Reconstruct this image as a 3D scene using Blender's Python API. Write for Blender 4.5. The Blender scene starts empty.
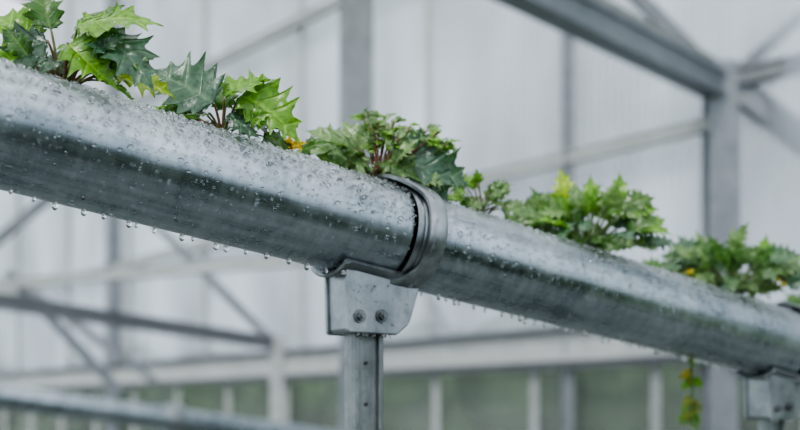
import bpy, bmesh, math, random
from mathutils import Vector, Matrix
random.seed(7)
S = bpy.context.scene
COL = S.collection

# ------------------------------------------------------------------ materials
def new_mat(name):
    m = bpy.data.materials.new(name); m.use_nodes = True
    nt = m.node_tree; nt.nodes.clear()
    out = nt.nodes.new('ShaderNodeOutputMaterial')
    return m, nt, out
def N(nt, t, **kw):
    n = nt.nodes.new(t)
    for k, v in kw.items():
        if k.startswith('_'): setattr(n, k[1:], v)
        else: n.inputs[k.replace('__', ' ')].default_value = v
    return n
def ramp(nt, stops):
    r = nt.nodes.new('ShaderNodeValToRGB')
    e = r.color_ramp.elements
    e[0].position, e[0].color = stops[0][0], (*stops[0][1], 1)
    e[1].position, e[1].color = stops[-1][0], (*stops[-1][1], 1)
    for p, c in stops[1:-1]:
        x = e.new(p); x.color = (*c, 1)
    return r

def metal(name, c1, c2, rough=(.28, .5), metallic=.9, streak=(2.5, 70, 70), bump=.12, spangle=.15, ringk=.14):
    m, nt, out = new_mat(name); L = nt.links.new
    b = N(nt, 'ShaderNodeBsdfPrincipled', Metallic=metallic)
    tc = N(nt, 'ShaderNodeTexCoord')
    mp = N(nt, 'ShaderNodeMapping'); mp.inputs['Scale'].default_value = streak
    L(tc.outputs['Object'], mp.inputs['Vector'])
    n1 = N(nt, 'ShaderNodeTexNoise', Scale=1.0, Detail=6.0, Roughness=.65); L(mp.outputs[0], n1.inputs['Vector'])
    mp2 = N(nt, 'ShaderNodeMapping'); mp2.inputs['Scale'].default_value = (110, 12, 12)
    L(tc.outputs['Object'], mp2.inputs['Vector'])
    n2 = N(nt, 'ShaderNodeTexNoise', Scale=1.0, Detail=4.0, Roughness=.6); L(mp2.outputs[0], n2.inputs['Vector'])
    n3 = N(nt, 'ShaderNodeTexNoise', Scale=14.0, Detail=6.0, Roughness=.62); L(tc.outputs['Object'], n3.inputs['Vector'])
    vo = N(nt, 'ShaderNodeTexVoronoi', Scale=110.0); L(tc.outputs['Object'], vo.inputs['Vector'])
    def scaled(node, k):
        q = N(nt, 'ShaderNodeMath', _operation='MULTIPLY'); L(node.outputs[0], q.inputs[0]); q.inputs[1].default_value = k; return q
    s1, s2, s3 = scaled(n1, .44), scaled(n2, ringk), scaled(n3, .56-ringk)
    a = N(nt, 'ShaderNodeMath', _operation='ADD'); L(s1.outputs[0], a.inputs[0]); L(s2.outputs[0], a.inputs[1])
    d = N(nt, 'ShaderNodeMath', _operation='ADD'); L(a.outputs[0], d.inputs[0]); L(s3.outputs[0], d.inputs[1])
    r = ramp(nt, [(.38, c1), (.60, c2)]); L(d.outputs[0], r.inputs[0])
    mx = N(nt, 'ShaderNodeMix', _data_type='RGBA', _blend_type='MULTIPLY')
    mx.inputs[0].default_value = spangle
    L(r.outputs[0], mx.inputs[6])
    bw = N(nt, 'ShaderNodeRGBToBW'); L(vo.outputs['Color'], bw.inputs[0]); L(bw.outputs[0], mx.inputs[7])
    L(mx.outputs[2], b.inputs['Base Color'])
    mr = N(nt, 'ShaderNodeMapRange'); mr.inputs[1].default_value = .38; mr.inputs[2].default_value = .62
    mr.inputs[3].default_value = rough[0]; mr.inputs[4].default_value = rough[1]
    L(d.outputs[0], mr.inputs[0]); L(mr.outputs[0], b.inputs['Roughness'])
    bp = N(nt, 'ShaderNodeBump', Strength=bump, Distance=.002); L(a.outputs[0], bp.inputs['Height']); L(bp.outputs[0], b.inputs['Normal'])
    L(b.outputs[0], out.inputs[0])
    return m

M_pipe = metal('galvanized_steel', (.21, .255, .285), (.52, .58, .62), rough=(.22, .37), metallic=1., bump=.08, spangle=.24)
M_brk = metal('cast_bracket_zinc', (.19, .215, .23), (.42, .455, .47), rough=(.28, .44), metallic=.9, streak=(25, 25, 25), bump=.2)
M_inner = metal('collar_inner_zinc', (.10, .11, .115), (.24, .26, .27), rough=(.3, .46), metallic=.8, streak=(25, 25, 25), bump=.1)
M_post = metal('dull_zinc_post', (.15, .17, .17), (.34, .37, .37), rough=(.35, .5), metallic=.8, streak=(30, 30, 8), bump=.15)
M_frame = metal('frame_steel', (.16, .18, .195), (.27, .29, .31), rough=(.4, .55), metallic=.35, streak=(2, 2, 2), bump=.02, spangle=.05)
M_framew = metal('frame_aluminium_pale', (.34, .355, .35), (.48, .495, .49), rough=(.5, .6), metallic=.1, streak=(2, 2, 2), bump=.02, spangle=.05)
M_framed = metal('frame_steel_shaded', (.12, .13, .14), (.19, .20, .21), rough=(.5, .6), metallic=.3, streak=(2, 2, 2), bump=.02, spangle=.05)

def simple(name, col, rough=.6, noise=0, scale=30., metallic=0., bump=0):
    m, nt, out = new_mat(name); L = nt.links.new
    b = N(nt, 'ShaderNodeBsdfPrincipled', Roughness=rough, Metallic=metallic)
    tc = N(nt, 'ShaderNodeTexCoord')
    n = N(nt, 'ShaderNodeTexNoise', Scale=scale, Detail=6.0); L(tc.outputs['Object'], n.inputs['Vector'])
    lo = tuple(x*(1-noise) for x in col); hi = tuple(min(1, x*(1+noise)) for x in col)
    r = ramp(nt, [(.35, lo), (.65, hi)]); L(n.outputs[0], r.inputs[0]); L(r.outputs[0], b.inputs['Base Color'])
    if bump:
        bp = N(nt, 'ShaderNodeBump', Strength=bump, Distance=.01); L(n.outputs[0], bp.inputs['Height']); L(bp.outputs[0], b.inputs['Normal'])
    L(b.outputs[0], out.inputs[0]); return m
M_rubber = simple('dark_rivet', (.035, .038, .04), .4)
M_soil = simple('growing_medium', (.03, .02, .012), .95, .6, 200., bump=.6)
M_floor = simple('floor_concrete', (.11, .125, .12), .5, .3, 2., bump=.2)
M_grass = simple('grass', (.08, .14, .05), .9, .4, 3.)
M_hedge = simple('hedge_foliage', (.08, .14, .055), .9, .6, 2.5, bump=.5)
M_darkrow = simple('reflection_dark_green', (.06, .085, .065), .9, .5, 6, bump=.5)  # for the added clumps that mirror dark in the pipe

m, nt, out = new_mat('water'); L = nt.links.new
b = N(nt, 'ShaderNodeBsdfPrincipled', Roughness=.0, IOR=1.36); b.inputs['Transmission Weight'].default_value = 1
b.inputs['Base Color'].default_value = (.99, 1, 1, 1); b.inputs['Coat Weight'].default_value = 1.; b.inputs['Coat Roughness'].default_value = .02
L(b.outputs[0], out.inputs[0]); M_water = m

def foliage(name, transl=.26, rough=.27):
    m, nt, out = new_mat(name); L = nt.links.new
    at = N(nt, 'ShaderNodeAttribute', _attribute_name='Col')
    tc = N(nt, 'ShaderNodeTexCoord')
    n = N(nt, 'ShaderNodeTexNoise', Scale=160.0, Detail=4.0); L(tc.outputs['Object'], n.inputs['Vector'])
    mr = N(nt, 'ShaderNodeMapRange'); mr.inputs[1].default_value = .3; mr.inputs[2].default_value = .7
    mr.inputs[3].default_value = .62; mr.inputs[4].default_value = 1.22; L(n.outputs[0], mr.inputs[0])
    mx = N(nt, 'ShaderNodeMix', _data_type='RGBA', _blend_type='MULTIPLY'); mx.inputs[0].default_value = 1
    L(at.outputs['Color'], mx.inputs[6]); L(mr.outputs[0], mx.inputs[7])
    b = N(nt, 'ShaderNodeBsdfPrincipled', Roughness=rough)
    L(mx.outputs[2], b.inputs['Base Color'])
    bp = N(nt, 'ShaderNodeBump', Strength=.45, Distance=.002); L(n.outputs[0], bp.inputs['Height']); L(bp.outputs[0], b.inputs['Normal'])
    t = N(nt, 'ShaderNodeBsdfTranslucent'); 
    g = N(nt, 'ShaderNodeMix', _data_type='RGBA', _blend_type='MULTIPLY'); g.inputs[0].default_value = 1
    L(mx.outputs[2], g.inputs[6]); g.inputs[7].default_value = (1.4, 1.6, .5, 1); L(g.outputs[2], t.inputs['Color'])
    ms = N(nt, 'ShaderNodeMixShader'); ms.inputs[0].default_value = transl
    L(b.outputs[0], ms.inputs[1]); L(t.outputs[0], ms.inputs[2]); L(ms.outputs[0], out.inputs[0])
    return m
M_leaf = foliage('leaf')
M_stem = foliage('stem', .05, .5)

def clad(name, transp, col, rib=True):
    m, nt, out = new_mat(name); L = nt.links.new
    tc = N(nt, 'ShaderNodeTexCoord')
    w = N(nt, 'ShaderNodeTexWave', Scale=5.0, Distortion=.8, Detail=2.0, _wave_type='BANDS', _bands_direction='X')
    L(tc.outputs['Object'], w.inputs['Vector'])
    mp = N(nt, 'ShaderNodeMapping'); mp.inputs['Scale'].default_value = (1.2, .5, .45); L(tc.outputs['Object'], mp.inputs['Vector'])
    n = N(nt, 'ShaderNodeTexNoise', Scale=1.0, Detail=4.0); L(mp.outputs[0], n.inputs['Vector'])
    mr = N(nt, 'ShaderNodeMapRange'); mr.inputs[3].default_value = max(0, transp-.14); mr.inputs[4].default_value = transp+.10
    L(w.outputs['Fac'], mr.inputs[0])
    r = ramp(nt, [(.32, tuple(x*.55 for x in col)), (.68, col)]); L(n.outputs[0], r.inputs[0])
    d = N(nt, 'ShaderNodeBsdfDiffuse'); t = N(nt, 'ShaderNodeBsdfTranslucent'); tr = N(nt, 'ShaderNodeBsdfTransparent')
    L(r.outputs[0], d.inputs[0]); L(r.outputs[0], t.inputs[0])
    a = N(nt, 'ShaderNodeMixShader'); a.inputs[0].default_value = .6; L(d.outputs[0], a.inputs[1]); L(t.outputs[0], a.inputs[2])
    c = N(nt, 'ShaderNodeMixShader'); L(a.outputs[0], c.inputs[1]); L(tr.outputs[0], c.inputs[2])
    if rib: L(mr.outputs[0], c.inputs[0])
    else: c.inputs[0].default_value = transp
    L(c.outputs[0], out.inputs[0]); return m
M_poly = clad('polycarbonate_sheet', .42, (.80, .86, .92))
M_roof = clad('polycarbonate_roof', .8, (.93, .95, .97), False)
M_glass = clad('hazy_glass', .78, (.6, .65, .62), False)

# ------------------------------------------------------------------ mesh builder
class MB:
    def __init__(s): s.v=[]; s.f=[]; s.m=[]; s.c=[]
    def add(s, vs, fs, mat=0, col=(.5,.5,.5)):
        o=len(s.v); s.v += [tuple(x) for x in vs]
        s.f += [tuple(i+o for i in f) for f in fs]; s.m += [mat]*len(fs)
        if isinstance(col, list): s.c += col
        else: s.c += [col]*len(vs)
    def obj(s, name, mats, smooth=True, parent=None, mw=None, sharp=None):
        me=bpy.data.meshes.new(name); me.from_pydata(s.v,[],s.f)
        for m in mats: me.materials.append(m)
        me.polygons.foreach_set('material_index', s.m)
        me.polygons.foreach_set('use_smooth', [smooth]*len(s.f))
        a=me.color_attributes.new('Col','FLOAT_COLOR','POINT')
        a.data.foreach_set('color',[x for c in s.c for x in (*c,1.)])
        me.update()
        if sharp is not None: me.set_sharp_from_angle(angle=math.radians(sharp))
        ob=bpy.data.objects.new(name, me); COL.objects.link(ob)
        if mw is not None: ob.matrix_world = mw
        if parent is not None:
            ob.parent=parent
            if mw is not None: ob.matrix_parent_inverse = parent.matrix_world.inverted()
        return ob
    def lathe(s, prof, seg=96, a0=0, a1=360, closed=True, mat=0, col=(.5,.5,.5), off=None):
        full = abs(a1-a0-360)<1e-6; na = seg if full else seg+1
        vs=[]; fs=[]; n=len(prof)
        for i in range(na):
            deg=a0+(a1-a0)*i/seg; a=math.radians(deg)
            for k,(x,r) in enumerate(prof):
                vs.append((x+(off(deg,k) if off else 0), r*math.cos(a), r*math.sin(a)))
        for i in range(seg):
            j=(i+1)%na
            for k in range(n if closed else n-1):
                l=(k+1)%n
                fs.append((i*n+k, i*n+l, j*n+l, j*n+k))
        if not full and closed:
            fs.append(tuple(range(n))); fs.append(tuple(reversed([ (na-1)*n+k for k in range(n)])))
        s.add(vs, fs, mat, col)
    def tube(s, pts, rad, seg=7, mat=0, col=(.5,.5,.5)):
        vs=[]; fs=[]; prev=None
        for i,p in enumerate(pts):
            p=Vector(p); q=Vector(pts[min(i+1,len(pts)-1)]); o=Vector(pts[max(i-1,0)])
            t=(q-o).normalized()
            ref = prev if prev is not None else (Vector((0,0,1)) if abs(t.z)<.9 else Vector((1,0,0)))
            a=(ref-t*ref.dot(t)).normalized(); b=t.cross(a); prev=a
            r=rad[i] if isinstance(rad,(list,tuple)) else rad
            for k in range(seg):
                w=2*math.pi*k/seg; vs.append(p+a*(r*math.cos(w))+b*(r*math.sin(w)))
        for i in range(len(pts)-1):
            for k in range(seg):
                l=(k+1)%seg; fs.append((i*seg+k,i*seg+l,(i+1)*seg+l,(i+1)*seg+k))
        fs.append(tuple(reversed(range(seg)))); fs.append(tuple((len(pts)-1)*seg+k for k in range(seg)))
        s.add(vs,fs,mat,col)
    def prism(s, poly, y0, y1, mat=0, col=(.5,.5,.5)):
        n=len(poly); vs=[(x,y0,z) for x,z in poly]+[(x,y1,z) for x,z in poly]
        fs=[tuple(range(n)), tuple(reversed(range(n,2*n)))]
        fs+=[((i+1)%n,i,n+i,n+(i+1)%n) for i in range(n)]
        s.add(vs,fs,mat,col)
    def beam(s, p, q, w, h, mat=0):
        p=Vector(p); q=Vector(q); t=(q-p).normalized()
        up=Vector((0,0,1)) if abs(t.z)<.95 else Vector((0,1,0))
        a=t.cross(up).normalized(); b=a.cross(t).normalized()
        def box(ca,cb,wa,wb):
            vs=[]
            for e in (p,q):
                for sa,sb in ((-1,-1),(1,-1),(1,1),(-1,1)):
                    vs.append(e+a*(ca+sa*wa/2)+b*(cb+sb*wb/2))
            fs=[(3,2,1,0),(4,5,6,7)]+[(i,(i+1)%4,4+(i+1)%4,4+i) for i in range(4)]
            s.add(vs,fs,mat)
        box(0,h*.44,w,h*.12); box(0,-h*.44,w,h*.12); box(0,0,w*.72,h*.76)
ICO=None
def ico():
    global ICO
    if ICO is None:
        bm=bmesh.new(); bmesh.ops.create_icosphere(bm, subdivisions=2, radius=1)
        ICO=([v.co.copy() for v in bm.verts],[tuple(v.index for v in f.verts) for f in bm.faces]); bm.free()
    return ICO
def drop(mb, c, nrm, r, squash=.6, mat=0, pear=0):
    vs,fs=ico(); nrm=Vector(nrm).normalized(); q=Vector((0,0,1)).rotation_difference(nrm)
    c=Vector(c); sx=random.uniform(.9,1.12)
    mb.add([c+q@Vector((v.x*r*sx*(1-pear*max(0,v.z)),v.y*r/sx*(1-pear*max(0,v.z)),v.z*r*squash)) for v in vs],fs,mat,(1,1,1))

# ------------------------------------------------------------------ pipe frame
CH=1.6
R=.0600
dvec=Vector((1.429,1.0,-.223)).normalized()
P0=Vector((0,1.25,CH+.177*1.25))
ey=Vector((0,0,1)).cross(dvec).normalized(); ez=dvec.cross(ey)
def frame(orig, x, y, z):
    return Matrix(((x.x,y.x,z.x,orig.x),(x.y,y.y,z.y,orig.y),(x.z,y.z,z.z,orig.z),(0,0,0,1)))
MP=frame(P0,dvec,ey,ez)
def pipe_pt(s, phi=90, r=R):
    a=math.radians(phi); return MP @ Vector((s, r*math.cos(a), r*math.sin(a)))

def make_pipe(s0, s1, mw, rad, drops=0):
    mb=MB(); t=.003
    mb.lathe([(s0,rad-.001),(s0+.0015,rad),(s0+.006,rad)] + [(s0+(s1-s0)*k/24,rad) for k in range(1,24)] +
             [(s1-.006,rad),(s1-.002,rad-.0003),(s1,rad-.002),(s1,rad-t),(s0,rad-t)], 128)
    ob=mb.obj('galvanized_pipe',[M_pipe],mw=mw,sharp=40)
    if drops:
        md=MB()
        n=int(drops*(s1-s0)); placed=set()
        for i in range(n):
            s=random.uniform(s0,s1)
            if random.random()<.72: phi=112+abs(random.gauss(0,34))*random.choice((1,1,1,-.5))
            else: phi=random.uniform(140,268)
            u=random.random()
            r=random.uniform(.0020,.0030) if u<.16 else (random.uniform(.0013,.0020) if u<.65 else random.uniform(.0009,.0013))
            key=(int(s/.0050),int(math.radians(phi)*rad/.0050))
            if key in placed: continue
            placed.add(key)
            a=math.radians(phi); nn=Vector((0,math.cos(a),math.sin(a)))
            drop(md,Vector((s,0,0))+nn*(rad+r*.36),nn,r,.82)
        s=s0
        while s<s1:                      # pendant drops along the underside
            r=random.uniform(.0020,.0038)
            y=random.uniform(-.004,.014); z=-math.sqrt(rad**2-y*y)
            drop(md,Vector((s,y,z-r*.95)),(0,0,1),r,1.5,pear=.35); s+=random.uniform(.008,.030)
        md.obj('water_droplets',[M_water],mw=mw,parent=ob)
    return ob

make_pipe(-1.15,-.020,MP,R,4200)
make_pipe(-.004,.802,MP,R*.985,3800)
make_pipe(.822,2.6,MP,R*.985,300)

# ------------------------------------------------------------------ supports
uh=Vector((dvec.x,dvec.y,0)).normalized(); nh=Vector((uh.y,-uh.x,0))
def sstep(x): x=max(0,min(1,x)); return x*x*(3-2*x)
def support(sc, mw=MP, rad=R, name='pipe_support_bracket', floorz=0):
    root=bpy.data.objects.new(name,None); COL.objects.link(root)
    axis_pt = mw @ Vector((sc-.069,0,0))
    root.matrix_world=Matrix.Translation(axis_pt)
    bpy.context.view_layer.update()
    k=rad
    def sweep(deg,j):
        d=deg%360
        up=abs(((d-90+180)%360)-180); dn=abs(((d-270+180)%360)-180)
        back = -.040*sstep(1-up/62.) - .034*sstep(1-dn/55.)
        return back*(1. if j in (0,1,2,3,4,10,11) else .55 if j in (5,) else .25)
    mb=MB()
    mb.lathe([(sc-.016,k*1.085),(sc-.0185,k*1.10),(sc-.0185,k*1.165),(sc-.015,k*1.19),(sc-.009,k*1.19),
              (sc+.003,k*1.175),(sc+.007,k*1.15),(sc+.009,k*1.10),(sc+.010,k*1.0),(sc+.004,k*.99),(sc-.004,k*1.06),(sc-.010,k*1.085)],144,off=sweep)
    mb.obj('collar',[M_brk],mw=mw,parent=root,sharp=38)
    mb=MB()
    mb.lathe([(sc-.031,k*1.0),(sc-.031,k*1.02),(sc-.028,k*1.04),(sc-.023,k*1.045),(sc-.021,k*1.03),(sc-.019,k*1.045),(sc-.002,k*1.05),(sc-.002,k*1.0)],96)
    mb.obj('inner_ring',[M_brk],mw=mw,parent=root,sharp=35)
    mb=MB()
    mb.lathe([(sc-.108,k*1.01),(sc-.112,k*1.06),(sc-.114,k*1.13),(sc-.112,k*1.17),(sc-.108,k*1.165),(sc-.103,k*1.09),(sc-.012,k*1.12),(sc-.012,k*1.02)],56,236,306)
    mb.obj('cradle',[M_brk],mw=mw,parent=root,sharp=35)
    F=frame(axis_pt,uh,-nh,Vector((0,0,1)))
    mb=MB()
    poly=[(-.042,-.056),(-.040,-.128),(-.037,-.131),(.030,-.131),(.034,-.129),(.048,-.118),(.052,-.111),(.067,-.066),(.069,-.056)]
    mb.prism(poly,-.026,-.021); mb.prism(poly,.021,.026)
    inner=[(x*.93+.001,z*.985-.0005) for x,z in poly]
    mb.prism(inner,-.0215,.0215)
    o=mb.obj('bracket_plate',[M_brk],smooth=False,mw=F,parent=root)
    bv=o.modifiers.new('b','BEVEL'); bv.width=.0018; bv.segments=3; bv.limit_method='ANGLE'
    mb=MB()
    for bu,bz in ((-.023,-.111),(.008,-.109)):
        for rr,y0,y1,sg in ((.0082,-.026,-.0278,28),(.0056,-.0278,-.0330,6),(.0030,-.0330,-.0355,16)):
            mb.prism([(bu+rr*math.cos(2*math.pi*i/sg+.3),bz+rr*math.sin(2*math.pi*i/sg+.3)) for i in range(sg)],y1,y0)
    mb.obj('bolts',[M_inner],smooth=False,mw=F,parent=root)
    mb=MB()
    bot=floorz-axis_pt.z
    w=.021; d=.012
    def vbox(x0,x1,y0,y1): 
        mb.prism([(x0,bot),(x1,bot),(x1,-.128),(x0,-.128)],y0,y1)
    vbox(-w,w,-d*.6,d)
    vbox(-w,-w+.007,-d,-d*.6+.0001); vbox(w-.007,w,-d,-d*.6+.0001)
    mb.prism([(-.07,bot),(.07,bot),(.07,bot+.008),(-.07,bot+.008)],-.06,.06)
    o=mb.obj('post',[M_post],smooth=False,mw=F,parent=root)
    bv=o.modifiers.new('b','BEVEL'); bv.width=.0012; bv.segments=2; bv.limit_method='ANGLE'
    mb=MB()
    for z in (-.165,-.215,-.30,-.45):
        rr=.0022
        mb.prism([(-.002+rr*math.cos(2*math.pi*i/14),z+rr*math.sin(2*math.pi*i/14)) for i in range(14)],-d*.6-.002,-d*.6+.002)
    mb.obj('post_rivets',[M_rubber],smooth=False,mw=F,parent=root)
    md=MB()
    for i in range(90):
        x=random.uniform(-.036,.05); z=random.uniform(-.125,-.07)
        if z < -.105 and x>.03: continue
        drop(md,(x,-.0264,z),(0,-1,0),random.uniform(.0006,.0015),.75)
    for i in range(8):
        drop(md,(random.uniform(-.035,.03),-.024,-.1325),(0,0,1),.0018,1.2)
    for i in range(40):
        drop(md,(random.uniform(-.013,.013),-.0076,random.uniform(-.3,-.135)),(0,-1,0),random.uniform(.0005,.0011),.75)
    md.obj('water_droplets',[M_water],mw=F,parent=root)
    md=MB()
    for i in range(80):
        deg=random.uniform(130,250); a=math.radians(deg); n=Vector((0,math.cos(a),math.sin(a)))
        drop(md,Vector((sc+random.uniform(-.014,-.009),0,0))+n*(k*1.193),n,random.uniform(.0007,.0016),.75)
    for i in range(9):
        drop(md,Vector((sc-.112+random.uniform(0,.01),random.uniform(-.035,-.0),-k*1.12)),(0,0,1),random.uniform(.0016,.0028),1.2)
    md.obj('water_droplets',[M_water],mw=mw,parent=root)
    return root
support(.015)
support(.842)

# ------------------------------------------------------------------ leaves
HALF_A=[(0,0),(.13,-.05),(.26,-.07),(.26,.03),(.43,.03),(.345,.14),(.38,.19),(.54,.24),(.37,.34),(.36,.41),(.50,.52),(.30,.55),(.27,.62),(.35,.75),(.17,.76),(.10,.86),(0,1.05)]
TIP_A={2,4,7,10,13,16}
HALF_H=[(0,0),(.09,.02),(.17,.02),(.19,.09),(.33,.11),(.24,.20),(.26,.25),(.42,.32),(.28,.38),(.28,.43),(.43,.54),(.26,.56),(.23,.61),(.36,.74),(.19,.73),(.15,.79),(.20,.91),(.08,.90),(0,1.08)]
TIP_H={2,4,7,10,13,16,18}
HALF_B=[(0,0),(.05,.02),(.26,-.04),(.20,.07),(.33,.10),(.14,.17),(.12,.22),(.44,.25),(.34,.34),(.50,.42),(.15,.42),(.13,.48),(.40,.55),(.30,.62),(.38,.72),(.10,.68),(.09,.74),(.22,.84),(.08,.86),(0,1.0)]
TIP_B={2,4,7,9,12,14,17,19}
def outline(half, tips, sub=3, bowk=.035):
    """closed outline; each point also carries its foot on the midrib so veins run pinnately"""
    pts=[]; n=len(half)
    full=[(x,y,1. if i in tips else 0.) for i,(x,y) in enumerate(half)]
    full+= [(-x,y,1. if (n-1-k) in tips else 0.) for k,(x,y) in enumerate(reversed(half[1:-1]),start=1)]
    full[0]=(0,0,1.)
    for i in range(len(full)):
        a=full[i]; b=full[(i+1)%len(full)]
        for k in range(sub):
            u=k/sub; x=a[0]+(b[0]-a[0])*u; y=a[1]+(b[1]-a[1])*u
            bow=-bowk*math.sin(math.pi*u) + (.018 if k==1 else 0)*(a[2]+b[2])
            ln=math.hypot(x,y-.42)+1e-6
            x+=x/ln*bow; y+=(y-.42)/ln*bow
            v=(a[2]*(1-u)**4 + b[2]*u**4)
            foot=max(.0,min(.98,y-abs(x)*.75)) if y>.1 else .02
            if abs(x)<1e-6: foot=max(0,min(.98,y))
            pts.append((x,y,v,foot))
    return pts
OUT={'A':outline(HALF_A,TIP_A,4,.022),'H':outline(HALF_H,TIP_H,4,.015),'B':outline(HALF_B,TIP_B)}
def lerp(a,b,t): return tuple(x+(y-x)*t for x,y in zip(a,b))
def leaf(mb, base, tip, hint=(0,-.75,.65), col=(.1,.25,.05), w=1., kind='A', fold=.34, droop=.26, wet=0):
    base=Vector(base); tip=Vector(tip); Ln=(tip-base).length
    y=(tip-base).normalized(); h=Vector(hint)+Vector((random.uniform(-.45,.45),random.uniform(-.2,.2),random.uniform(-.35,.35)))
    n=h-y*h.dot(y)
    if n.length<.05: n=Vector((0,-1,0))
    n.normalize(); x=y.cross(n)
    pts=OUT[kind]; rings=[0.,.16,.36,.56,.76,.90,1.]; ph=random.uniform(0,6.28)
    vs=[]; cs=[]
    vein=lerp(col,(min(1,col[0]*1.6+.08),min(1,col[1]*1.35+.10),col[2]*1.5+.05),.8)
    dark=tuple(q*.72 for q in col)
    asym=random.uniform(-.2,.2); bend=random.uniform(-.3,.3)
    def P(px,py,v,r):
        X=px*w*(1+asym*(1 if px>0 else -1)) + bend*(py*py-py)
        z=fold*abs(px*w)-droop*(py*py)*1.0 - .35*px*px
        z+=.070*math.sin(10*py+ph)*abs(px)*2.6 + .03*math.sin(12*px+ph)
        z-=.020*v*(1 if 0<r<1 else 0)
        return base+(x*X+y*py+n*z)*Ln
    for r in rings:
        for (a,b_,v,ft) in pts:
            vs.append(P(a*r, ft+(b_-ft)*r, v, r))
            base_c = lerp(col,dark,.35 if r>=.9 else 0)
            k = .9 if r==0 else min(1,v)*(1-.4*r)
            cs.append(lerp(base_c,vein,k))
    m=len(pts); fs=[]
    for k in range(len(rings)-1):
        o=k*m; q=o+m
        for i in range(m):
            j=(i+1)%m; fs.append((o+i,q+i,q+j,o+j))
    mb.add(vs,fs,0,cs)
    for i in range(wet):
        k=random.randint(2,5); p=vs[k*m+random.randrange(m)]
        drop(mb,p+n*.0005,n,random.uniform(.0006,.0013),.7,2)
def petiole(mb,a,b,r=.0014,col=(.12,.10,.03),sag=.012):
    a=Vector(a); b=Vector(b); mid=(a+b)/2+Vector((0,0,sag))
    pts=[a*(1-t)**2+mid*2*t*(1-t)+b*t*t for t in [i/7 for i in range(8)]]
    mb.tube(pts,[r*(1.25-.5*i/7) for i in range(8)],7,1,col)
DK=(.034,.092,.050); MD=(.062,.155,.032); BR=(.135,.31,.025); YG=(.33,.47,.05); PL=(.16,.27,.10); GB=(.070,.15,.095); MU=(.085,.17,.05)
RED=(.13,.05,.02); GST=(.12,.19,.05)
def cup(mb):
    vs=[];fs=[]
    n=28
    prof=[(.020,-.03),(.021,-.002),(.0215,.000),(.019,.001),(.018,-.001),(.010,.003),(.0,.004)]
    for i in range(n):
        a=2*math.pi*i/n
        for r,z in prof: vs.append((r*math.cos(a),r*math.sin(a),z+random.uniform(-.0006,.0006)))
    k=len(prof)
    for i in range(n):
        j=(i+1)%n
        for q in range(k-1): fs.append((i*k+q,j*k+q,j*k+q+1,i*k+q+1))
    mb.add(vs,fs,3,(.1,.1,.1))
SLOPE=dvec.z/dvec.x*.55
PHI=73
def plant(name, s, leaves=(), auto=0, seed=0, spread=.09, height=.07, lsize=(.035,.055), kinds='A', cols=(MD,BR,DK), extra=None, stemcol=RED, wet=0, skirt=0):
    random.seed(seed)
    o=pipe_pt(s,PHI,R); mb=MB(); cup(mb)
    for lf in leaves:
        st,ba,ti,col=lf[:4]; kw=lf[4] if len(lf)>4 else {}
        petiole(mb,st,ba,.0016,lerp(stemcol,GST,random.random()*.7)); leaf(mb,ba,ti,col=col,wet=wet,**kw)
    for i in range(auto):
        az=2*math.pi*(i*.618+random.uniform(-.06,.06)); u=(i+.5)/auto
        rr=spread*.55*math.sqrt(u); ln=random.uniform(*lsize)
        dome=math.sqrt(max(0,1-u*.9))
        hh=height*dome*random.uniform(.45,1.0)+.008
        ba=Vector((math.cos(az)*rr,math.sin(az)*rr*.6,hh*.85+SLOPE*math.cos(az)*rr))
        el=random.uniform(-.6,.4)+(1-u)*.8
        ti=ba+Vector((math.cos(az)*math.cos(el),math.sin(az)*math.cos(el)*.7,math.sin(el)))*ln
        ti.z=max(ti.z,SLOPE*ti.x+.002)
        st=(random.uniform(-.008,.008),random.uniform(-.008,.008),.0)
        petiole(mb,st,ba,.0012,lerp(stemcol,GST,random.random()))
        leaf(mb,ba,ti,hint=(math.cos(az)*.35,-.8,.5),col=lerp(random.choice(cols),random.choice(cols),random.random()*.4),
             w=random.uniform(.8,1.1),kind=random.choice(kinds),fold=random.uniform(.15,.45),droop=random.uniform(.1,.4),wet=wet)
    for i in range(skirt):
        x=(i+.5)/skirt*2-1; x=x*spread*.5+random.uniform(-.006,.006)
        ba=Vector((x*.55,-.006,.024+SLOPE*x)); ti=Vector((x*1.2,-.026,.012+random.uniform(0,.012)+SLOPE*x*1.2))
        ti=ba+(ti-ba).normalized()*random.uniform(*lsize)*.75
        petiole(mb,(0,0,0),ba,.0012,GST,.004)
        leaf(mb,ba,ti,hint=(0,-1,.4),col=random.choice(cols),w=random.uniform(.85,1.1),kind=random.choice(kinds),wet=wet)
    if extra: extra(mb)
    return mb.obj(name,[M_leaf,M_stem,M_water,M_soil],mw=Matrix.Translation(o))

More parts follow.
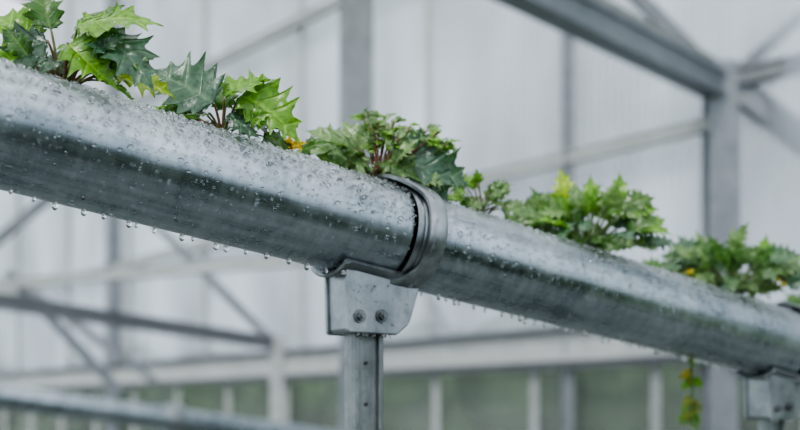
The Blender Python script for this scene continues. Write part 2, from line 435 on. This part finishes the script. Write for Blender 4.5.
plant('leafy_seedling',-.422,[
  ((0,0,.0),(-.012,-.01,.050),(-.082,-.02,.024),DK,dict(w=1.1,kind='H')),
  ((0,0,.0),(-.030,.0,.055),(-.078,.0,.090),BR,{}),
  ((.005,0,.0),(.018,-.01,.062),(.094,-.02,.080),BR,dict(w=.95,kind='H')),
  ((.005,0,.0),(.012,.01,.055),(.045,.02,.108),MD,dict(w=.9,kind='H')),
  ((.005,0,.0),(.040,-.01,.056),(.098,-.03,.012),GB,dict(w=1.1,kind='H')),
  ((.003,-.005,.0),(.012,-.02,.044),(.062,-.030,.010),BR,dict(w=1.15,kind='H')),
  ((-.005,-.005,.0),(-.030,-.02,.026),(-.072,-.03,.018),BR,dict(w=.8)),
  ((-.002,0,.0),(-.012,.0,.065),(-.020,.0,.115),MD,dict(kind='H')),
  ((0,.006,.0),(.045,.03,.030),(.104,.04,.022),YG,dict(w=.8,kind='H')),
  ((0,.006,.0),(-.035,.03,.030),(-.095,.04,.055),MD,dict(w=.8)),
  ((0,.006,.0),(.00,.03,.030),(-.035,.04,.060),DK,dict(w=.9)),
  ((0,.006,.0),(.02,.03,.030),(.050,.04,.070),DK,dict(w=.9)),
 ],auto=12,seed=3,spread=.12,height=.055,lsize=(.034,.05),kinds='AHH',wet=16,cols=(MD,DK,BR))
plant('leafy_seedling',-.242,[
  ((0,0,.0),(-.008,-.01,.040),(-.070,-.02,.082),GB,dict(w=1.35,hint=(0,-1,.5),kind='H')),
  ((0,0,.0),(.004,-.01,.046),(.052,-.01,.080),BR,dict(w=1.25,kind='H')),
  ((0,0,.0),(.022,-.01,.048),(.084,-.025,.006),BR,dict(w=1.05,kind='H')),
  ((0,0,.0),(-.038,.02,.034),(-.095,.03,.054),YG,dict(w=.8,kind='H')),
  ((0,0,.0),(-.036,.0,.028),(-.096,-.01,.034),BR,dict(w=.8,kind='H')),
  ((0,0,.0),(.0,.02,.045),(-.005,.03,.088),MD,dict(w=.8)),
  ((0,0,.0),(-.014,-.01,.030),(-.050,-.030,.012),MD,dict(w=.9,kind='H')),
  ((0,0,.0),(.022,.01,.018),(.065,.02,.030),DK,dict(w=.8)),
  ((0,0,.0),(-.02,.02,.018),(-.060,.03,.040),DK,dict(w=.9)),
  ((0,0,.0),(.010,-.01,.028),(.042,-.026,.006),DK,dict(w=.9,kind='H')),
  ((0,0,.0),(-.06,.02,.014),(-.120,.02,.044),MD,dict(w=.9,kind='H')),
 ],auto=7,seed=5,spread=.10,height=.03,lsize=(.03,.04),kinds='AHH',wet=16,cols=(MD,DK,BR))
def crown(mb):
    random.seed(11)
    for i in range(24):
        a=random.uniform(-.2,1.05); ln=random.uniform(.06,.108)
        b=Vector((.008+math.sin(a)*ln, random.uniform(-.02,.03), math.cos(a)*ln*.98))
        petiole(mb,(.006,0,.0),b,.0013,RED,.004)
        for k in range(5):
            f=random.uniform(.72,1.0); bb=Vector((.006,0,0)).lerp(b,f)+Vector((0,0,.002))
            aa=a+random.uniform(-1.4,1.4)
            leaf(mb,bb,bb+Vector((math.sin(aa),random.uniform(-.5,.5),math.cos(aa)*.9))*random.uniform(.012,.022),col=random.choice((BR,PL,PL,MU)),kind='B',w=.85)
plant('herb_seedling',-.038,[
  ((0,0,.0),(-.018,-.01,.044),(-.064,-.028,.008),PL,dict(w=1.15,hint=(0,-1,.4))),
  ((0,0,.0),(-.030,-.01,.050),(-.104,-.02,.044),PL,dict(w=1.05,kind='H')),
  ((0,0,.0),(-.020,.0,.050),(-.074,.0,.082),PL,dict(w=1.05,kind='H')),
  ((0,0,.0),(-.012,.01,.050),(-.036,.01,.090),PL,dict(w=1.05)),
  ((0,0,.0),(.030,.0,.048),(.100,-.01,.012),GB,dict(w=1.1,hint=(0,-1,.5),kind='H')),
  ((0,0,.0),(.040,.01,.048),(.124,.02,.018),GB,dict(w=1.,kind='H')),
  ((0,0,.0),(.018,-.01,.034),(.056,-.03,.010),MU,dict(w=.9)),
  ((0,0,.0),(-.03,.01,.024),(-.104,.02,.024),YG,dict(w=.6)),
  ((0,0,.0),(-.02,-.01,.024),(-.080,-.02,.018),MU,dict(w=.8)),
  ((0,0,.0),(.05,.01,.02),(.110,.02,-.012),DK,dict(w=.8)),
 ],auto=10,seed=8,spread=.12,height=.045,lsize=(.03,.045),kinds='HB',cols=(MU,PL,MD),extra=crown,wet=8,skirt=3)
plant('herb_seedling',.138,auto=20,seed=21,spread=.075,height=.062,lsize=(.022,.038),kinds='AB',cols=(MD,PL,BR),skirt=3)
def yellow(mb):
    for dx,dz in ((-.080,.035),(-.055,.028),(.085,.02)):
        for q in (-.012,.012): leaf(mb,(dx,-.01,dz),(dx+q,-.03,dz+.010),col=(.60,.50,.04),w=.9)
def tall(xs):
    def f(mb):
        for x,z,c in xs:
            petiole(mb,(0,0,0),(x*.8,0,z-.03),.0013,GST,.006); leaf(mb,(x*.8,0,z-.032),(x,-.01,z+.014),col=c,w=.75,hint=(.1,-.9,.4))
    return f
def ex5(mb): tall(((-.045,.110,YG),(.0,.100,BR),(.045,.105,BR),(-.08,.085,MD),(.075,.080,BR),(-.02,.09,PL)))(mb)
def ex6(mb): yellow(mb); tall(((-.05,.095,PL),(.01,.100,PL),(.06,.09,BR)))(mb)
plant('lettuce_seedling',.345,auto=60,seed=31,spread=.155,height=.095,lsize=(.036,.056),kinds='AHH',cols=(MD,PL,MU,GB,BR),stemcol=GST,extra=ex5,skirt=8)  # right-hand clumps: shade put into muted leaf colours, less bright green
plant('lettuce_seedling',.672,auto=60,seed=43,spread=.190,height=.088,lsize=(.038,.058),kinds='AHH',cols=(MD,PL,MU,GB),stemcol=GST,extra=ex6,skirt=8)
plant('lettuce_seedling',1.02,auto=30,seed=47,spread=.18,height=.08,lsize=(.042,.060),kinds='AH',cols=(MD,PL,MU,GB),stemcol=GST,skirt=6)

random.seed(5)
def flower(s):
    mb=MB(); cup(mb)
    for i in range(9):
        a=random.uniform(0,6.28); leaf(mb,(0,-.012,.018),(math.cos(a)*.016,-.020+random.uniform(-.01,.01),.019+math.sin(a)*.011),col=(.7,.5,.02),w=.9)
    petiole(mb,(0,0,.0),(0,-.012,.018),.001,GST,.004)
    for x in (-.03,.03): 
        petiole(mb,(0,0,0),(x*.4,0,.014),.001,GST,.002); leaf(mb,(x*.4,0,.014),(x*1.4,-.01,.026),col=MD,w=.7)
    mb.obj('yellow_flower',[M_leaf,M_stem,M_water,M_soil],mw=Matrix.Translation(pipe_pt(s,PHI,R)))
flower(-.152)
mb=MB()
pts=[Vector((0,0,0)),Vector((.0,.05,.008)),Vector((.004,.075,-.03)),Vector((.002,.08,-.10)),Vector((.006,.08,-.16)),Vector((.002,.08,-.205)),Vector((.004,.08,-.225))]
mb.tube(pts,.0018,7,1,GST)
for i in range(22):
    u=random.uniform(.35,1)*(len(pts)-1); k=min(int(u),len(pts)-2); p=pts[k].lerp(pts[k+1],u-k)
    a=random.choice((-1,1))*random.uniform(.5,1.4)
    leaf(mb,p,p+Vector((math.sin(a)*.022,random.uniform(-.01,.01),-.5*.026)),hint=(0,-1,.2),col=random.choice(((.3,.34,.05),(.35,.30,.05),PL,BR)),w=.8)
mb.obj('trailing_vine',[M_leaf,M_stem,M_water,M_soil],mw=Matrix.Translation(pipe_pt(.598,80,R)))

# ------------------------------------------------------------------ lower parallel pipe run
P1=Vector((-1.8,4.5,CH+.085)); MP1=frame(P1,dvec,ey,ez)
make_pipe(-2.0,.815,MP1,.058)
make_pipe(.835,3.3,MP1,.058)
mb=MB(); mb.lathe([(.78,.059),(.78,.070),(.79,.074),(.86,.074),(.87,.070),(.87,.059)],64)
mb.obj('pipe_coupling',[M_brk],mw=MP1,sharp=35)
def small_post(s):
    p=MP1@Vector((s,0,0)); mb=MB()
    mb.tube([(p.x,p.y,0),(p.x,p.y,p.z-.055)],.022,16); mb.tube([(p.x,p.y,0),(p.x,p.y,.01)],.07,16)
    mb.tube([(p.x,p.y,p.z-.09),(p.x,p.y,p.z-.05)],.035,16)
    mb.obj('pipe_stand',[M_post],sharp=35)
small_post(-.6); small_post(2.4)

# ------------------------------------------------------------------ greenhouse
A=Vector((1.92,6,0)); bdir=Vector((-.669,.743,0)); adir=Vector((.743,.669,0))
def wp(s,z,off=0): return Vector((A.x,A.y,z))+bdir*s+adir*off
FR=bpy.data.objects.new('greenhouse_frame',None); COL.objects.link(FR)
def member(name,p,q,w,h,mat): 
    mb=MB(); mb.beam(p,q,w,h); o=mb.obj(name,[mat],smooth=False,parent=FR); return o
member('column',wp(0,0),wp(0,3.7),.17,.17,M_frame)
member('column',wp(1.15,0),wp(1.15,6.6),.075,.075,M_frame)
member('column',wp(8.0,0),wp(8.0,6.9),.14,.14,M_frame)
member('column',wp(13.,0),wp(13.,6.9),.14,.14,M_frame)
member('column',(-.20,4.6,0),(-.20,4.6,5.0),.15,.15,M_frame)
member('column',(-.86,7,0),(-.86,7,2.14),.09,.09,M_framew)
member('sill_beam',wp(-6,2.06),wp(22,2.06),.12,.18,M_framew)
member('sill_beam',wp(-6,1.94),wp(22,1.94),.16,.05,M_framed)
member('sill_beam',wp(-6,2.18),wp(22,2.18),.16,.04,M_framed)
member('eave_purlin',wp(-.0,3.36),wp(22,3.36),.08,.08,M_framew)
member('eave_purlin',wp(-6,5.2),wp(22,5.2),.08,.08,M_framew)
member('sill_beam',wp(-6,.35),wp(22,.35),.1,.1,M_framew)
for i in range(-6,24):
    member('mullion',wp(i*1.0+.45,0),wp(i*1.0+.45,2.0),.05,.05,M_framew)
for i in range(1,12):
    member('glazing_bar',wp(i*1.7+.9,2.1,.06),wp(i*1.7+.9,7.1,.06),.04,.05,M_framew)
E0=Vector((1.95,6.02,3.56)); edir=Vector((-1.50,-1.54,0)).normalized()
member('eave_beam',E0,E0+edir*5.2,.13,.15,M_frame)
member('eave_beam',E0+Vector((-.03,.03,.13)),E0+edir*5.2+Vector((-.03,.03,.13)),.10,.06,M_framew)
member('brace',(1.2,6,4.33),(1.98,6,3.55),.07,.07,M_frame)
member('brace',(2.0,5.98,3.62),(3.1,5.9,4.62),.07,.07,M_frame)
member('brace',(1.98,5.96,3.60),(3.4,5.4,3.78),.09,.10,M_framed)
member('brace',(2.02,5.98,3.55),(3.2,5.7,2.45),.12,.14,M_frame)
member('tie_bar',(-.20,4.6,2.34),(-4.3,8.4,2.62),.06,.06,M_framew)
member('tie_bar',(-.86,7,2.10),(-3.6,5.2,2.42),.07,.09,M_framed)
member('tie_bar',(-3.3,7,2.42),(-2.1,7,3.42),.06,.06,M_frame)
member('tie_bar',(-1.75,7,2.97),(-.86,7,2.08),.06,.06,M_frame)
member('tie_bar',(-2.75,7,2.60),(-1.95,7,1.75),.06,.06,M_frame)
member('tie_bar',(-3.3,9,2.7),(-2.2,9,1.9),.07,.07,M_frame)
member('tie_bar',(.05,9,2.95),(.55,9,2.2),.06,.06,M_frame)

WF=frame(Vector((A.x,A.y,0))+adir*.12,bdir,-adir,Vector((0,0,1)))
def skin(name,x0,x1,z0,z1,mat,mw=WF,t=.01):
    mb=MB(); mb.prism([(x0,z0),(x1,z0),(x1,z1),(x0,z1)],0,t); return mb.obj(name,[mat],smooth=False,mw=mw)
skin('wall_back',-6,22,2.12,7.2,M_poly)
skin('window_1',-6,22,.38,1.95,M_glass)
skin('wall_back_base',-6,22,0,.38,M_framew)
mb=MB(); 
c0=wp(-6,7.2,.12); c1=wp(22,7.2,.12); c2=c1-adir*16+Vector((0,0,1.2)); c3=c0-adir*16+Vector((0,0,1.2))
mb.add([c0,c1,c2,c3]+[c+Vector((0,0,.01)) for c in (c0,c1,c2,c3)],[(3,2,1,0),(4,5,6,7),(0,1,5,4),(1,2,6,5),(2,3,7,6),(3,0,4,7)])
mb.obj('ceiling',[M_roof],smooth=False)
for k in range(-5,22,3):
    member('rafter',wp(k,7.12),wp(k,7.12)-adir*15.8+Vector((0,0,1.18)),.07,.12,M_frame)

mb=MB(); g=[wp(-6,0,.2),wp(22,0,.2),wp(22,0,-16),wp(-6,0,-16)]
mb.add([p for p in g]+[p-Vector((0,0,.1)) for p in g],[(0,1,2,3),(7,6,5,4),(0,4,5,1),(1,5,6,2),(2,6,7,3),(3,7,4,0)])
mb.obj('floor',[M_floor],smooth=False)
mb=MB(); q=70
mb.add([(-q,-q,-.12),(q,-q,-.12),(q,q,-.12),(-q,q,-.12)],[(0,1,2,3)]); mb.obj('ground_grass',[M_grass],smooth=False)
random.seed(77); mb=MB(); vs,fs=ico()
for i in range(520):
    s=random.uniform(-10,36); off=random.uniform(2.5,6); r=random.uniform(.5,.95)
    c=wp(s,random.uniform(.2,2.1),off)
    mb.add([c+v*r*random.uniform(.82,1.15) for v in vs],fs)
mb.obj('hedge',[M_hedge],smooth=False)
mb=MB()  # unseen clumps added behind the camera, a dark band for the pipe's reflections
for i in range(150):
    c=Vector((1.1,-2.4,0))+Vector((.819,.573,0))*random.uniform(-5,5)+Vector((.573,-.819,0))*random.uniform(-.25,.25)+Vector((0,0,random.uniform(.2,1.1)+random.random()**3*1.3))
    r=random.uniform(.16,.34); mb.add([c+v*r*random.uniform(.8,1.2) for v in vs],fs)
mb.obj('reflection_dark_row',[M_darkrow],smooth=False)

# ------------------------------------------------------------------ light
w=bpy.data.worlds.new('overcast_sky'); S.world=w; w.use_nodes=True; nt=w.node_tree; nt.nodes.clear(); L=nt.links.new
out=nt.nodes.new('ShaderNodeOutputWorld'); bg=nt.nodes.new('ShaderNodeBackground')
tc=nt.nodes.new('ShaderNodeTexCoord'); sx=nt.nodes.new('ShaderNodeSeparateXYZ'); L(tc.outputs['Generated'],sx.inputs[0])
mr=nt.nodes.new('ShaderNodeMapRange'); mr.inputs[1].default_value=-.1; mr.inputs[2].default_value=1; L(sx.outputs[2],mr.inputs[0])
r=ramp(nt,[(0,(.50,.57,.65)),(.22,(.72,.80,.90)),(1,(.98,.99,1))]); L(mr.outputs[0],r.inputs[0]); L(r.outputs[0],bg.inputs[0])
bg.inputs[1].default_value=1.85; L(bg.outputs[0],out.inputs[0])
sd=bpy.data.lights.new('sun','SUN'); sd.energy=3.4; sd.angle=math.radians(12); sd.color=(1,.98,.95)
so=bpy.data.objects.new('sun',sd); COL.objects.link(so); so.rotation_euler=(math.radians(34),math.radians(-22),0)
try: S.view_settings.look='AgX - Medium High Contrast'
except Exception as e: print(e)

# ------------------------------------------------------------------ camera
cd=bpy.data.cameras.new('camera'); co=bpy.data.objects.new('camera',cd); COL.objects.link(co)
co.location=(0,0,CH); co.rotation_euler=(math.pi/2,0,0)
cd.lens=45; cd.sensor_width=36; cd.shift_y=.25; cd.clip_start=.05
cd.dof.use_dof=True; cd.dof.focus_distance=1.07; cd.dof.aperture_fstop=2.9
S.camera=co
